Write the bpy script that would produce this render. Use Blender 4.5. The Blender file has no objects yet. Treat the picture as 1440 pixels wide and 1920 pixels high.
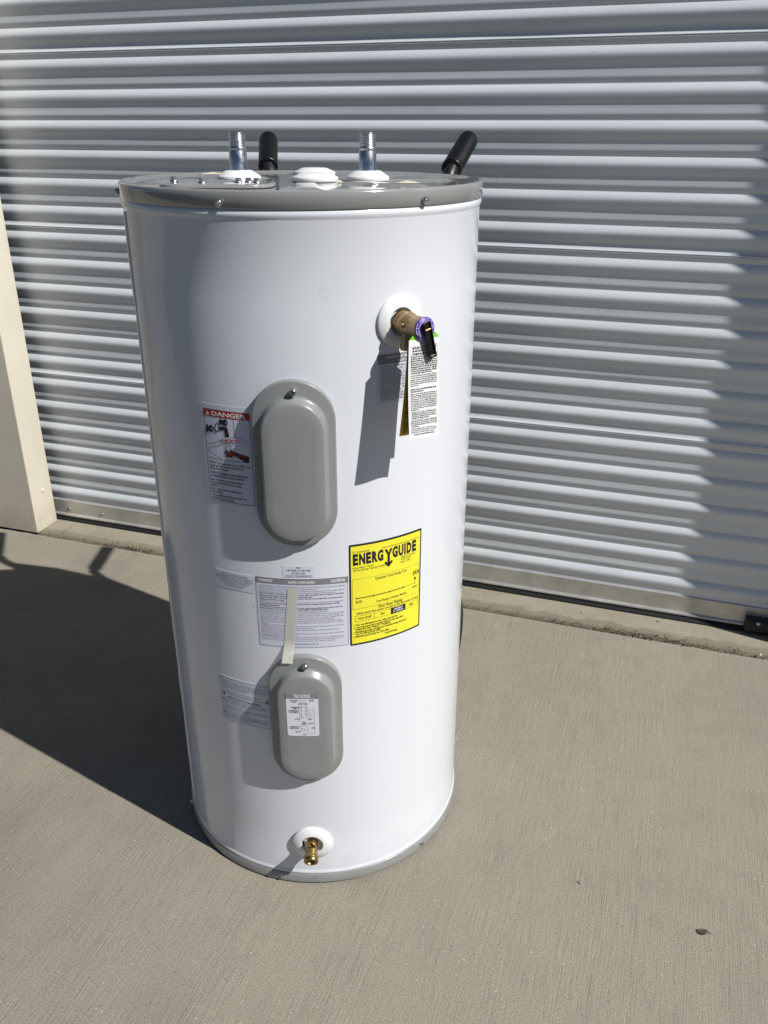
import bpy, math, random
from mathutils import Vector, Matrix
random.seed(7)
PI = math.pi
rad = math.radians
sc = bpy.context.scene

# ------------------------------------------------------------------ camera
CAM_Z, PITCH, ROLL, FPX = 1.2037, 0.4286, 0.0025, 1577.09
cam_d = bpy.data.cameras.new('camera')
cam = bpy.data.objects.new('camera', cam_d)
sc.collection.objects.link(cam)
cam_d.sensor_fit = 'HORIZONTAL'
cam_d.sensor_width = 36.0
cam_d.lens = FPX / 1440.0 * 36.0
cam_d.clip_start = 0.02
cam_d.clip_end = 500
cam.matrix_world = (Matrix.Translation((0, 0, CAM_Z)) @ Matrix.Rotation(PI / 2 - PITCH, 4, 'X')
                    @ Matrix.Rotation(ROLL, 4, 'Z'))
sc.camera = cam

# ------------------------------------------------------------------ sky and sun
SUN_AZ, SUN_EL = rad(57.6), rad(44.3)      # azimuth measured from -Y towards +X
S = Vector((math.sin(SUN_AZ) * math.cos(SUN_EL), -math.cos(SUN_AZ) * math.cos(SUN_EL), math.sin(SUN_EL)))
world = bpy.data.worlds.new('World')
sc.world = world
world.use_nodes = True
wn = world.node_tree
bg = wn.nodes['Background']
sky = wn.nodes.new('ShaderNodeTexSky')
sky.sky_type = 'NISHITA'
sky.sun_disc = False
sky.sun_elevation = SUN_EL
sky.sun_rotation = math.atan2(S.x, S.y)
sky.air_density = 0.6
sky.dust_density = 0.2
sky.ozone_density = 1.0
wn.links.new(sky.outputs[0], bg.inputs[0])
bg.inputs[1].default_value = 0.05
sun_d = bpy.data.lights.new('sun', 'SUN')
sun_d.energy = 5.0
sun_d.angle = rad(0.53)
sun_d.color = (1.0, 0.98, 0.945)
sun = bpy.data.objects.new('sun', sun_d)
sun.rotation_euler = S.to_track_quat('Z', 'Y').to_euler()
sun.location = (3, -3, 6)
sc.collection.objects.link(sun)
sc.view_settings.view_transform = 'Standard'
sc.view_settings.look = 'None'
sc.view_settings.gamma = 1
sc.view_settings.use_curve_mapping = False
sc.view_settings.exposure = 0.0
sc.cycles.max_bounces = 4
sc.cycles.diffuse_bounces = 1
sc.cycles.glossy_bounces = 2
sc.cycles.transmission_bounces = 2

# ------------------------------------------------------------------ node helpers
def srgb(r, g, b):
    f = lambda c: (c / 255.0) / 12.92 if c / 255.0 <= 0.04045 else (((c / 255.0) + 0.055) / 1.055) ** 2.4
    return (f(r), f(g), f(b), 1)

class Mat:
    def __init__(s, name, color=(.5, .5, .5, 1), rough=.5, metal=0, coat=0, spec=.5):
        s.m = bpy.data.materials.new(name)
        s.m.use_nodes = True
        s.t = s.m.node_tree
        s.b = s.t.nodes['Principled BSDF']
        c = tuple(color) if len(color) == 4 else tuple(color) + (1,)
        s.b.inputs['Base Color'].default_value = c
        s.b.inputs['Roughness'].default_value = rough
        s.b.inputs['Metallic'].default_value = metal
        s.b.inputs['Coat Weight'].default_value = coat
        s.b.inputs['Specular IOR Level'].default_value = spec
        s.m.diffuse_color = c
        s._tc = None
    def n(s, typ, ins=None, **kw):
        nd = s.t.nodes.new(typ)
        for k, v in kw.items(): setattr(nd, k, v)
        for k, v in (ins or {}).items(): s.put(nd.inputs[k], v)
        return nd
    def put(s, sock, v):
        if hasattr(v, 'is_output'): s.t.links.new(v, sock)
        else: sock.default_value = v
    def tc(s):
        if not s._tc: s._tc = s.t.nodes.new('ShaderNodeTexCoord')
        return s._tc.outputs['Object']
    def mapped(s, scale=(1, 1, 1), rot=(0, 0, 0), loc=(0, 0, 0)):
        return s.n('ShaderNodeMapping', {'Vector': s.tc(), 'Scale': scale, 'Rotation': rot, 'Location': loc}).outputs[0]
    def noise(s, vec, scale, detail=4, rough=.5, dist=0):
        return s.n('ShaderNodeTexNoise', {'Vector': vec, 'Scale': scale, 'Detail': detail, 'Roughness': rough, 'Distortion': dist}).outputs['Fac']
    def ramp(s, fac, stops):
        r = s.n('ShaderNodeValToRGB', {'Fac': fac})
        e = r.color_ramp.elements
        while len(e) < len(stops): e.new(.5)
        for el, (p, c) in zip(e, stops):
            el.position = p
            el.color = c if isinstance(c, tuple) else (c, c, c, 1)
        return r.outputs[0]
    def mix(s, fac, a, b, mode='MIX'):
        m = s.n('ShaderNodeMix', data_type='RGBA', blend_type=mode)
        s.put(m.inputs[0], fac); s.put(m.inputs[6], a); s.put(m.inputs[7], b)
        return m.outputs[2]
    def math(s, op, a, b=0.0, c=None):
        m = s.n('ShaderNodeMath', operation=op)
        s.put(m.inputs[0], a); s.put(m.inputs[1], b)
        if c is not None: s.put(m.inputs[2], c)
        return m.outputs[0]
    def bump(s, h, strength=.3, dist=.001, prev=None):
        nd = s.n('ShaderNodeBump', {'Height': h, 'Strength': strength, 'Distance': dist})
        if prev is not None: s.put(nd.inputs['Normal'], prev)
        s.put(s.b.inputs['Normal'], nd.outputs[0])
        return nd.outputs[0]
    def set(s, name, v): s.put(s.b.inputs[name], v)

# ------------------------------------------------------------------ mesh helpers
class MB:
    def __init__(s): s.v = []; s.f = []; s.mi = []; s.sm = []
    def add(s, vs, fs, mi=0, smooth=True):
        o = len(s.v)
        s.v += [tuple(p) for p in vs]
        for f in fs:
            s.f.append(tuple(o + i for i in f)); s.mi.append(mi); s.sm.append(smooth)
    def grid(s, rows, closed=False, mi=0, smooth=True, flip=False):
        n = len(rows[0]); vs = [p for r in rows for p in r]; fs = []
        for i in range(len(rows) - 1):
            for j in range(n if closed else n - 1):
                k = (j + 1) % n
                q = (i * n + j, i * n + k, (i + 1) * n + k, (i + 1) * n + j)
                fs.append(q[::-1] if flip else q)
        s.add(vs, fs, mi, smooth)
    def lathe(s, prof, seg=32, M=Matrix(), mi=0, smooth=True):
        rows = [[M @ Vector((r * math.cos(2 * PI * j / seg), r * math.sin(2 * PI * j / seg), z)) for j in range(seg)] for r, z in prof]
        s.grid(rows, True, mi, smooth)
        for idx in (0, -1):
            if prof[idx][0] > 1e-4:
                c = rows[idx]; f = tuple(range(seg))
                s.add(c, [f[::-1] if idx == 0 else f], mi, False)
    def box(s, x0, x1, y0, y1, z0, z1, M=Matrix(), mi=0, bev=0.0):
        if bev <= 0:
            vs = [M @ Vector(p) for p in ((x0, y0, z0), (x1, y0, z0), (x1, y1, z0), (x0, y1, z0), (x0, y0, z1), (x1, y0, z1), (x1, y1, z1), (x0, y1, z1))]
            s.add(vs, [(0, 3, 2, 1), (4, 5, 6, 7), (0, 1, 5, 4), (1, 2, 6, 5), (2, 3, 7, 6), (3, 0, 4, 7)], mi, False)
        else:
            def ring(i, z): return [M @ Vector(p + (z,)) for p in rrect(x0 + i, x1 - i, y0 + i, y1 - i, max(bev * 1.2 - i, 1e-5), 3)]
            rows = [ring(bev, z0), ring(bev * .3, z0 + bev * .3), ring(0, z0 + bev), ring(0, z1 - bev), ring(bev * .3, z1 - bev * .3), ring(bev, z1)]
            s.grid(rows, True, mi, True)
            n = len(rows[0])
            s.add(rows[0], [tuple(range(n))[::-1]], mi, False); s.add(rows[-1], [tuple(range(n))], mi, False)
    def tube(s, path, r, seg=14, mi=0, cap=True):
        rows = []; up = None
        rr = r if isinstance(r, (list, tuple)) else [r] * len(path)
        P = [Vector(p) for p in path]
        for i, p in enumerate(P):
            t = (P[min(i + 1, len(P) - 1)] - P[max(i - 1, 0)]).normalized()
            if up is None:
                up = t.orthogonal().normalized()
            up = (up - t * up.dot(t)).normalized()
            w = t.cross(up)
            rows.append([p + rr[i] * (math.cos(2 * PI * j / seg) * up + math.sin(2 * PI * j / seg) * w) for j in range(seg)])
        s.grid(rows, True, mi, True)
        if cap:
            s.add(rows[0], [tuple(range(seg))[::-1]], mi, False); s.add(rows[-1], [tuple(range(seg))], mi, False)
    def build(s, name, mats, parent=None, **props):
        me = bpy.data.meshes.new(name)
        me.from_pydata(s.v, [], s.f)
        if not isinstance(mats, (list, tuple)): mats = [mats]
        for m in mats: me.materials.append(m.m if isinstance(m, Mat) else m)
        me.polygons.foreach_set('material_index', s.mi)
        me.polygons.foreach_set('use_smooth', s.sm)
        me.update()
        o = bpy.data.objects.new(name, me)
        sc.collection.objects.link(o)
        if parent: o.parent = parent
        for k, v in props.items(): o[k] = v
        return o

def rrect(x0, x1, y0, y1, r, n=4):
    pts = []
    for cx, cy, a0 in ((x1 - r, y1 - r, 0), (x0 + r, y1 - r, 90), (x0 + r, y0 + r, 180), (x1 - r, y0 + r, 270)):
        for i in range(n + 1):
            a = rad(a0 + 90 * i / n); pts.append((cx + r * math.cos(a), cy + r * math.sin(a)))
    return pts
def empty(name, loc=(0, 0, 0), rz=0, **props):
    o = bpy.data.objects.new(name, None)
    o.empty_display_size = .1
    o.location = loc; o.rotation_euler = (0, 0, rz)
    sc.collection.objects.link(o)
    for k, v in props.items(): o[k] = v
    return o
def frame(origin, z, x=None):
    z = Vector(z).normalized()
    x = Vector(x) if x is not None else z.orthogonal()
    x = (x - z * x.dot(z)).normalized(); y = z.cross(x)
    M = Matrix((x, y, z)).transposed().to_4x4(); M.translation = Vector(origin)
    return M
def vnoise(x, y=0.0, z=0.0):
    from mathutils import noise as nz
    return nz.noise(Vector((x, y, z)))

# ------------------------------------------------------------------ lettering (2D, metres) built from the built-in font
_tc = {}
def text2d(txt, bold=0.0, shear=0.0):
    key = (txt, bold, shear)
    if key in _tc: return _tc[key]
    cu = bpy.data.curves.new('tmp', 'FONT')
    cu.body = txt; cu.size = 1.0; cu.resolution_u = 2; cu.offset = bold; cu.shear = shear; cu.fill_mode = 'FRONT'
    ob = bpy.data.objects.new('tmp', cu); sc.collection.objects.link(ob)
    bpy.context.view_layer.update()
    me = ob.evaluated_get(bpy.context.evaluated_depsgraph_get()).to_mesh()
    vs = [(v.co.x, v.co.y) for v in me.vertices]; fs = [tuple(p.vertices) for p in me.polygons]
    bpy.data.objects.remove(ob); bpy.data.curves.remove(cu)
    _tc[key] = (vs, fs)
    return vs, fs

class Print:
    """flat print laid out in metres, x right, y up, origin bottom-left"""
    def __init__(s, w, h): s.w, s.h = w, h; s.items = []
    def text(s, t, u, v, size=None, w=None, col=0, bold=0.0, align='L', capw=None, shear=0.0):
        """u, v normalised with v downwards to the baseline; size = em height (m); w = normalised width to fit"""
        vs, fs = text2d(t, bold, shear)
        if not vs: return
        x0 = min(p[0] for p in vs); x1 = max(p[0] for p in vs)
        sy = size; sx = size
        if w: sx = w * s.w / (x1 - x0)
        if sy is None: sy = sx
        W = (x1 - x0) * sx
        ox = u * s.w - (0 if align == 'L' else W / 2 if align == 'C' else W)
        oy = (1 - v) * s.h
        s.items.append(([(ox + (x - x0) * sx, oy + y * sy) for x, y in vs], fs, col))
    def poly(s, pts, col=0):
        s.items.append(([(u * s.w, (1 - v) * s.h) for u, v in pts], [tuple(range(len(pts)))], col))
    def rect(s, u0, v0, u1, v1, col=0):
        n = max(1, int((u1 - u0) * s.w / .006))
        for i in range(n):
            a, b = u0 + (u1 - u0) * i / n, u0 + (u1 - u0) * (i + 1) / n
            s.poly([(a, v0), (a, v1), (b, v1), (b, v0)], col)
    def line(s, pts, t, col=0):
        for (u0, v0), (u1, v1) in zip(pts[:-1], pts[1:]):
            x0, y0, x1, y1 = u0 * s.w, (1 - v0) * s.h, u1 * s.w, (1 - v1) * s.h
            L = math.hypot(x1 - x0, y1 - y0)
            if L < 1e-7: continue
            nx, ny = -(y1 - y0) / L * t / 2, (x1 - x0) / L * t / 2
            n = max(1, int(L / .008))
            for i in range(n):
                a, b = i / n, (i + 1) / n
                p = (x0 + (x1 - x0) * a, y0 + (y1 - y0) * a); q = (x0 + (x1 - x0) * b, y0 + (y1 - y0) * b)
                s.items.append(([(p[0] + nx, p[1] + ny), (p[0] - nx, p[1] - ny), (q[0] - nx, q[1] - ny), (q[0] + nx, q[1] + ny)], [(0, 1, 2, 3)], col))
    def box(s, u0, v0, u1, v1, t, col=0): s.line([(u0, v0), (u1, v0), (u1, v1), (u0, v1), (u0, v0)], t, col)
    def ellipse(s, u, v, ru, rv, col=0, n=14): s.poly([(u + ru * math.cos(-2 * PI * i / n), v - rv * math.sin(-2 * PI * i / n)) for i in range(n)][::-1], col)
    def dashes(s, u0, u1, v0, v1, rows, col=0, fill=.55, last=.6, rng=random):
        """lines too small to read: rows of word-length marks"""
        dv = (v1 - v0) / rows
        for r in range(rows):
            u = u0; e = u1 if r < rows - 1 else u0 + (u1 - u0) * last
            while u < e - .01:
                L = rng.uniform(.02, .085)
                b = min(u + L, e)
                n = max(1, int(L / .012))
                for k in range(n):
                    a0 = u + (b - u) * k / n; a1 = u + (b - u) * (k + .72) / n
                    up = rng.choice((0, 0, .25, .3)) * dv * fill; dn = rng.choice((0, 0, 0, .25)) * dv * fill
                    s.poly([(a0, v0 + dv * r + dv * .25 - up), (a0, v0 + dv * r + dv * (.25 + fill * .8) + dn), (a1, v0 + dv * r + dv * (.25 + fill * .8) + dn), (a1, v0 + dv * r + dv * .25 - up)], col)
                u = b + rng.uniform(.010, .018)
    def build(s, name, mats, parent, fn):
        mb = MB()
        n = max(1, len(s.items))
        for i, (vs, fs, c) in enumerate(s.items): mb.add([fn(x, y, .00022 + .0004 * i / n) for x, y in vs], fs, c, True)
        return mb.build(name, mats, parent)

# ------------------------------------------------------------------ materials
def concrete(name, base, brushed):
    m = Mat(name, base, .88, spec=.25)
    P = m.tc()
    big = m.noise(P, 1.7, 4, .55)
    mid = m.noise(P, 14, 6, .65, .4)
    fine = m.noise(P, 340, 3, .7)
    d = lambda k: (base[0] * k, base[1] * k, base[2] * k, 1)
    col = m.ramp(big, [(.25, d(.80)), (.45, d(.98)), (.6, d(1.02)), (.75, d(1.10))])
    col = m.mix(.8, col, m.ramp(mid, [(.25, .91), (.5, 1.0), (.8, 1.06)]), 'MULTIPLY')
    col = m.mix(.85, col, m.ramp(fine, [(.30, .45), (.45, .98), (.58, 1.02), (.72, 1.62)]), 'MULTIPLY')
    pits = m.n('ShaderNodeTexVoronoi', {'Vector': P, 'Scale': 95.0}, feature='F1').outputs['Distance']
    pit_gate = m.noise(P, 31, 2, .5)
    pitm = m.math('MULTIPLY', m.ramp(pits, [(.06, 1.0), (.16, 0.0)]), m.ramp(pit_gate, [(.53, 0.0), (.61, 1.0)]))
    col = m.mix(pitm, col, d(.42))
    vg = m.n('ShaderNodeTexVoronoi', {'Vector': m.mapped((1, 1, 1), loc=(3.3, 1.7, 0)), 'Scale': 70.0}, feature='F1').outputs['Distance']
    grit = m.math('MULTIPLY', m.ramp(vg, [(.05, 1.0), (.13, 0.0)]), m.ramp(m.noise(P, 23, 2, .5), [(.52, 0.0), (.62, 1.0)]))
    col = m.mix(grit, col, d(1.75))
    if brushed:
        wob = m.n('ShaderNodeMix', data_type='RGBA', blend_type='LINEAR_LIGHT')
        m.put(wob.inputs[0], .004); m.put(wob.inputs[6], P); m.put(wob.inputs[7], m.n('ShaderNodeTexNoise', {'Vector': P, 'Scale': 3.0, 'Detail': 2.0}).outputs['Color'])
        mp = m.n('ShaderNodeMapping', {'Vector': wob.outputs[2], 'Scale': (430, 13.0, 1)}).outputs[0]
        g1 = m.noise(mp, 1.0, 3, .7)
        mp2 = m.n('ShaderNodeMapping', {'Vector': wob.outputs[2], 'Scale': (190, 2.2, 1), 'Location': (5, 2, 0)}).outputs[0]
        g2 = m.noise(mp2, 1.0, 2, .6)
        mp3 = m.n('ShaderNodeMapping', {'Vector': wob.outputs[2], 'Scale': (7, .6, 1), 'Location': (1, 9, 0)}).outputs[0]
        gate = m.ramp(m.noise(mp3, 1.0, 2, .5), [(.30, .40), (.62, 1.0)])
        lines = m.math('ADD', m.math('MULTIPLY', g1, .78), m.math('MULTIPLY', g2, .22))
        lc = m.ramp(lines, [(.32, .42), (.43, .86), (.52, 1.0), (.64, 1.18)])
        col = m.mix(m.math('MULTIPLY', gate, .52), col, lc, 'MULTIPLY')
        nrm = m.bump(m.math('MULTIPLY', lines, gate), .5, .004)
        m.bump(fine, .35, .0012, nrm)
    else:
        sx = m.n('ShaderNodeSeparateXYZ', {0: P})
        st = m.math('ADD', m.math('MULTIPLY', sx.outputs[1], -1.0), m.math('MULTIPLY', m.math('SUBTRACT', m.noise(P, 13, 5, .7), .5), .075))
        col = m.mix(m.ramp(st, [(.088, 0.0), (.102, .75), (.130, .9)]), col, (base[0] * .60, base[1] * .57, base[2] * .53, 1))
        st2 = m.ramp(m.noise(m.mapped((9, 16, 1)), 1.0, 5, .65), [(.50, 0.0), (.72, .55)])
        col = m.mix(st2, col, (base[0] * .78, base[1] * .72, base[2] * .63, 1))
        nrm = m.bump(mid, .35, .004)
        m.bump(fine, .45, .0012, nrm)
    m.set('Base Color', col)
    return m

M_apron = concrete('broom_concrete', (.305, .277, .222), True)
M_sill = concrete('sill_concrete', (.33, .298, .232), False)
M_hole = Mat('dark_recess', (.012, .010, .008), .9)
M_pit = Mat('dark_pit', (.07, .058, .044), .9)  # plain dark brown for the small flat pit discs
M_dirt = Mat('joint_dirt', (.10, .085, .065), .95, spec=.1)
_n = M_dirt.noise(M_dirt.tc(), 160, 5, .7)
M_dirt.set('Base Color', M_dirt.ramp(_n, [(.25, (.035, .028, .02, 1)), (.5, (.14, .115, .085, 1)), (.75, (.30, .26, .20, 1))]))
M_dirt.bump(_n, .9, .004)

M_added_asphalt = Mat('added_asphalt', (.05, .05, .052), .9, spec=.2)  # low-albedo surface for the added ground behind the camera
_n = M_added_asphalt.noise(M_added_asphalt.tc(), 120, 4, .7)
M_added_asphalt.set('Base Color', M_added_asphalt.ramp(_n, [(.3, (.03, .03, .032, 1)), (.7, (.085, .083, .08, 1))]))
M_added_asphalt.bump(_n, .6, .004)

M_door = Mat('door_paint', (.60, .64, .675), .3, coat=.15, spec=.5)
_P = M_door.tc()
_g = M_door.noise(M_door.n('ShaderNodeMapping', {'Vector': _P, 'Scale': (2.5, 2.5, 14)}).outputs[0], 1.0, 4, .6)
_c = M_door.ramp(_g, [(.25, (.60, .64, .665, 1)), (.5, (.68, .72, .745, 1)), (.75, (.70, .74, .765, 1))])
_v = M_door.n('ShaderNodeTexVoronoi', {'Vector': _P, 'Scale': 55.0}, feature='F1').outputs['Distance']
_s = M_door.math('MULTIPLY', M_door.ramp(_v, [(.05, 1.0), (.11, 0.0)]), M_door.ramp(M_door.noise(_P, 5, 2, .5), [(.62, 0.0), (.68, 1.0)]))
M_door.set('Base Color', M_door.mix(_s, _c, (.10, .10, .09, 1)))
M_door.set('Roughness', M_door.ramp(_g, [(.3, .26), (.7, .36)]))
M_door.bump(M_door.noise(_P, 260, 2, .5), .06, .001)

M_alu = Mat('mill_aluminium', (.56, .55, .52), .4, metal=.6)
_n = M_alu.noise(M_alu.mapped((3, 40, 90)), 1.0, 4, .6)
M_alu.set('Roughness', M_alu.ramp(_n, [(.3, .34), (.7, .5)]))
M_alu.set('Base Color', M_alu.ramp(M_alu.noise(M_alu.tc(), 9, 5, .65), [(.3, (.44, .43, .40, 1)), (.6, (.62, .61, .58, 1))]))
M_dull = Mat('dull_steel', (.33, .33, .32), .5, metal=.8)
M_rubber = Mat('black_rubber', (.012, .012, .013), .55, spec=.4)
M_navy = Mat('dark_plastic', (.010, .012, .022), .45, spec=.4)
M_beige = Mat('beige_wall_paint', (.76, .70, .58), .5, spec=.35)
_n = M_beige.noise(M_beige.tc(), 6, 5, .6)
M_beige.set('Base Color', M_beige.ramp(_n, [(.3, (.72, .66, .54, 1)), (.7, (.77, .71, .585, 1))]))
_sz = M_beige.n('ShaderNodeSeparateXYZ', {0: M_beige.tc()}).outputs[2]
_d = M_beige.math('ADD', _sz, M_beige.math('MULTIPLY', M_beige.noise(M_beige.tc(), 22, 6, .75), .16))
_bc = M_beige.b.inputs['Base Color'].links[0].from_socket
M_beige.set('Base Color', M_beige.mix(M_beige.ramp(_d, [(.06, .55), (.17, 0.0)]), _bc, (.42, .36, .27, 1)))
M_beige.bump(M_beige.noise(M_beige.tc(), 300, 2, .5), .08, .001)

M_jacket = Mat('white_enamel', (.725, .745, .785), .17, coat=.35, spec=.5)
_P = M_jacket.tc()
def blob(m, P, c, r):
    d = m.n('ShaderNodeVectorMath', {0: P, 1: c}, operation='DISTANCE').outputs['Value']
    return m.ramp(m.math('DIVIDE', d, r), [(.25, 1.0), (1.0, 0.0)])
_R = .26
_p1 = (math.sin(rad(-14)) * _R, -math.cos(rad(-14)) * _R, 1.004)
_p2 = (math.sin(rad(12)) * _R, -math.cos(rad(12)) * _R, 1.008)
_p3 = (math.sin(rad(14)) * _R, -math.cos(rad(14)) * _R, 1.022)
_sp = M_jacket.noise(_P, 380, 2, .5)
_sp = M_jacket.ramp(_sp, [(.60, 0.0), (.68, 1.0)])
_b = M_jacket.math('MAXIMUM', M_jacket.math('MULTIPLY', blob(M_jacket, _P, _p1, .034), .8), blob(M_jacket, _P, _p2, .032))
_b = M_jacket.math('MAXIMUM', _b, M_jacket.math('MULTIPLY', blob(M_jacket, _P, _p3, .03), .7))
_wide = M_jacket.ramp(M_jacket.noise(_P, 7, 5, .6), [(.55, 0.0), (.85, .35)])
_f = M_jacket.math('MULTIPLY', _sp, M_jacket.math('MAXIMUM', M_jacket.math('MULTIPLY', _b, .30), M_jacket.math('MULTIPLY', _wide, .06)))
_f = M_jacket.math('ADD', _f, M_jacket.math('MULTIPLY', _b, .045))
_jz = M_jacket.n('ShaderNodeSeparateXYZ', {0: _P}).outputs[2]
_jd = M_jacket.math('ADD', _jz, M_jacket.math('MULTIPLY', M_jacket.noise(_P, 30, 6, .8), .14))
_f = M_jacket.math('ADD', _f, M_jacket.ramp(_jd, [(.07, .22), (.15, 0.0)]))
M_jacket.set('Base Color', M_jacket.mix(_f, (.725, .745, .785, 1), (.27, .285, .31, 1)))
M_jacket.set('Roughness', M_jacket.ramp(M_jacket.noise(_P, 11, 5, .6), [(.3, .14), (.7, .24)]))
M_jacket.bump(M_jacket.noise(_P, 7, 3, .5), .10, .005)

M_grey = Mat('grey_enamel', (.255, .262, .255), .28, coat=.3, spec=.5)
M_grey.set('Roughness', M_grey.ramp(M_grey.noise(M_grey.tc(), 26, 4, .6), [(.3, .24), (.7, .40)]))
_v = M_grey.n('ShaderNodeTexVoronoi', {'Vector': M_grey.tc(), 'Scale': 60.0}, feature='F1').outputs['Distance']
_s = M_grey.math('MULTIPLY', M_grey.ramp(_v, [(.03, 1.0), (.07, 0.0)]), M_grey.ramp(M_grey.noise(M_grey.tc(), 9, 2, .5), [(.60, 0.0), (.66, 1.0)]))
M_grey.set('Base Color', M_grey.mix(_s, M_grey.ramp(M_grey.noise(M_grey.tc(), 14, 5, .65), [(.3, (.245, .252, .246, 1)), (.7, (.268, .275, .269, 1))]), (.05, .05, .05, 1)))
M_lid = Mat('lid_enamel', (.275, .28, .27), .10, coat=.6, spec=.6)
M_lid.set('Roughness', M_lid.ramp(M_lid.noise(M_lid.tc(), 20, 4, .6), [(.3, .07), (.75, .20)]))
M_white_pl = Mat('white_plastic', (.80, .80, .80), .4, spec=.4)
M_cream = Mat('old_sealant', (.66, .62, .46), .7)
M_zinc = Mat('zinc_steel', (.60, .64, .70), .24, metal=1)
M_zinc.set('Roughness', M_zinc.ramp(M_zinc.noise(M_zinc.tc(), 120, 4, .6), [(.3, .16), (.7, .38)]))
M_zinc.set('Base Color', M_zinc.ramp(M_zinc.noise(M_zinc.tc(), 60, 3, .6), [(.3, (.50, .52, .55, 1)), (.7, (.66, .68, .71, 1))]))
M_brassd = Mat('cast_bronze', (.40, .27, .13), .45, metal=.85)
_n = M_brassd.noise(M_brassd.tc(), 130, 5, .7)
M_brassd.set('Base Color', M_brassd.ramp(_n, [(.3, (.24, .155, .075, 1)), (.55, (.42, .29, .15, 1)), (.8, (.58, .43, .24, 1))]))
M_brassd.bump(_n, .5, .0015)
M_brass = Mat('yellow_brass', (.40, .265, .105), .32, metal=1)
M_brass.set('Roughness', M_brass.ramp(M_brass.noise(M_brass.tc(), 200, 3, .6), [(.3, .22), (.7, .42)]))
M_blackpl = Mat('black_plastic', (.004, .004, .005), .30, spec=.45)
M_blackpaint = Mat('black_steel_paint', (.014, .014, .016), .4, spec=.45)
M_purple = Mat('purple_disc', (.085, .035, .36), .4)
M_purp_pr = Mat('disc_print', (.62, .56, .80), .5)
M_lav = Mat('label_film', (.63, .64, .74), .32, spec=.5)
M_lav2 = Mat('label_film_clear', (.66, .68, .745), .28, spec=.5)
M_wlabel = Mat('label_white', (.72, .72, .78), .35)
M_paper = Mat('tag_paper', (.80, .80, .79), .55)
M_yellow = Mat('label_yellow', (.86, .78, .045), .38)
M_yellow.bump(M_yellow.noise(M_yellow.mapped((38, 38, 9)), 1.0, 3, .6), .25, .004)
M_tagyel = Mat('tag_yellow', (.84, .58, .04), .5)
M_green = Mat('tag_green', (.22, .60, .05), .45)
M_ink = Mat('ink_black', (.012, .011, .014), .5)
M_inkg = Mat('ink_grey', (.26, .26, .33), .5)
M_inkl = Mat('ink_pale', (.40, .41, .47), .5)
M_inkb = Mat('ink_bar', (.22, .22, .25), .45)
M_inkw = Mat('ink_white', (.80, .80, .82), .5)
M_inkr = Mat('ink_red', (.42, .018, .018), .5)
M_tape = Mat('masking_tape', (.66, .655, .57), .4)
M_tape.set('Alpha', .74)
M_leaf = Mat('dry_leaf', (.045, .030, .018), .8)
M_leaf.set('Base Color', M_leaf.ramp(M_leaf.noise(M_leaf.tc(), 240, 3, .6), [(.3, (.02, .014, .009, 1)), (.7, (.12, .085, .055, 1))]))
M_straw = Mat('dry_straw', (.50, .43, .28), .7)
M_stone = Mat('pale_stone', (.55, .50, .40), .85)

# ------------------------------------------------------------------ place: frames
T = Vector((-0.1198, 1.3314, 0.0))        # heater axis on the ground
R, H, LID = 0.26, 1.1353, 0.0209
PSI, DY = -0.3241, 2.2243                 # door yaw, distance
Z0, SP = 0.1168, 0.0735                   # first rib top, rib spacing
DOOR0 = (0, DY, 0)
# door frame: local x along the door, local -y out towards the yard
OUT = 0.138                               # jamb depth
A_L, A_R = -1.14, 1.390                   # jambs

# ------------------------------------------------------------------ ground
g = MB()
JO = 0.136                                 # apron begins here (distance out of the door plane)
def edge_wob(a, k): return .0035 * vnoise(a * 9, k) + .003 * vnoise(a * 31, k + 5)
xs = [-40, -6] + [-2 + i * .012 for i in range(334)] + [6, 40]
e0 = [Vector((a, -(JO + .004 + (edge_wob(a, 1) if -2 <= a <= 2.1 else 0)), 0)) for a in xs]
g.grid([[Vector((p.x, p.y + .003, -.03)) for p in e0], [Vector((p.x, p.y, -.0025)) for p in e0], [Vector((p.x, p.y - .004, 0)) for p in e0]], mi=0, smooth=True, flip=True)
g.grid([[Vector((p.x, p.y - .004, 0)) for p in e0], [Vector((p.x, -2.05, 0)) for p in e0]], mi=0, smooth=False, flip=True)
apron = g.build('apron', M_apron, kind='structure')
apron.location = DOOR0; apron.rotation_euler = (0, 0, PSI)

g = MB(); g.add([(-60, -2.05, -.006), (60, -2.05, -.006), (60, -90, -.006), (-60, -90, -.006)], [(3, 2, 1, 0)], 0, False)  # unseen dark ground, added to cut bounce light on door and heater
added_ground = g.build('added_dark_ground', M_added_asphalt, kind='structure')
added_ground.location = DOOR0; added_ground.rotation_euler = (0, 0, PSI)

g = MB()
rows = []
for o, z in ((-.6, -.0012), (.0, -.0012), (.03, -.0008), (.07, .0010), (.10, .0022), (.115, .0012), (.1225, -.002), (.125, -.03)):
    rows.append([Vector((a, -(o + (edge_wob(a, 9) * 1.1 - (.012 * max(0, vnoise(a * 7, 3.3)) if .55 < a < 1.0 else 0) if o > .1 and -2 <= a <= 2.1 else 0)), z)) for a in xs])
g.grid(rows, smooth=True, flip=True)
sill = g.build('door_sill', M_sill, kind='structure')
sill.location = DOOR0; sill.rotation_euler = (0, 0, PSI)

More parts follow.
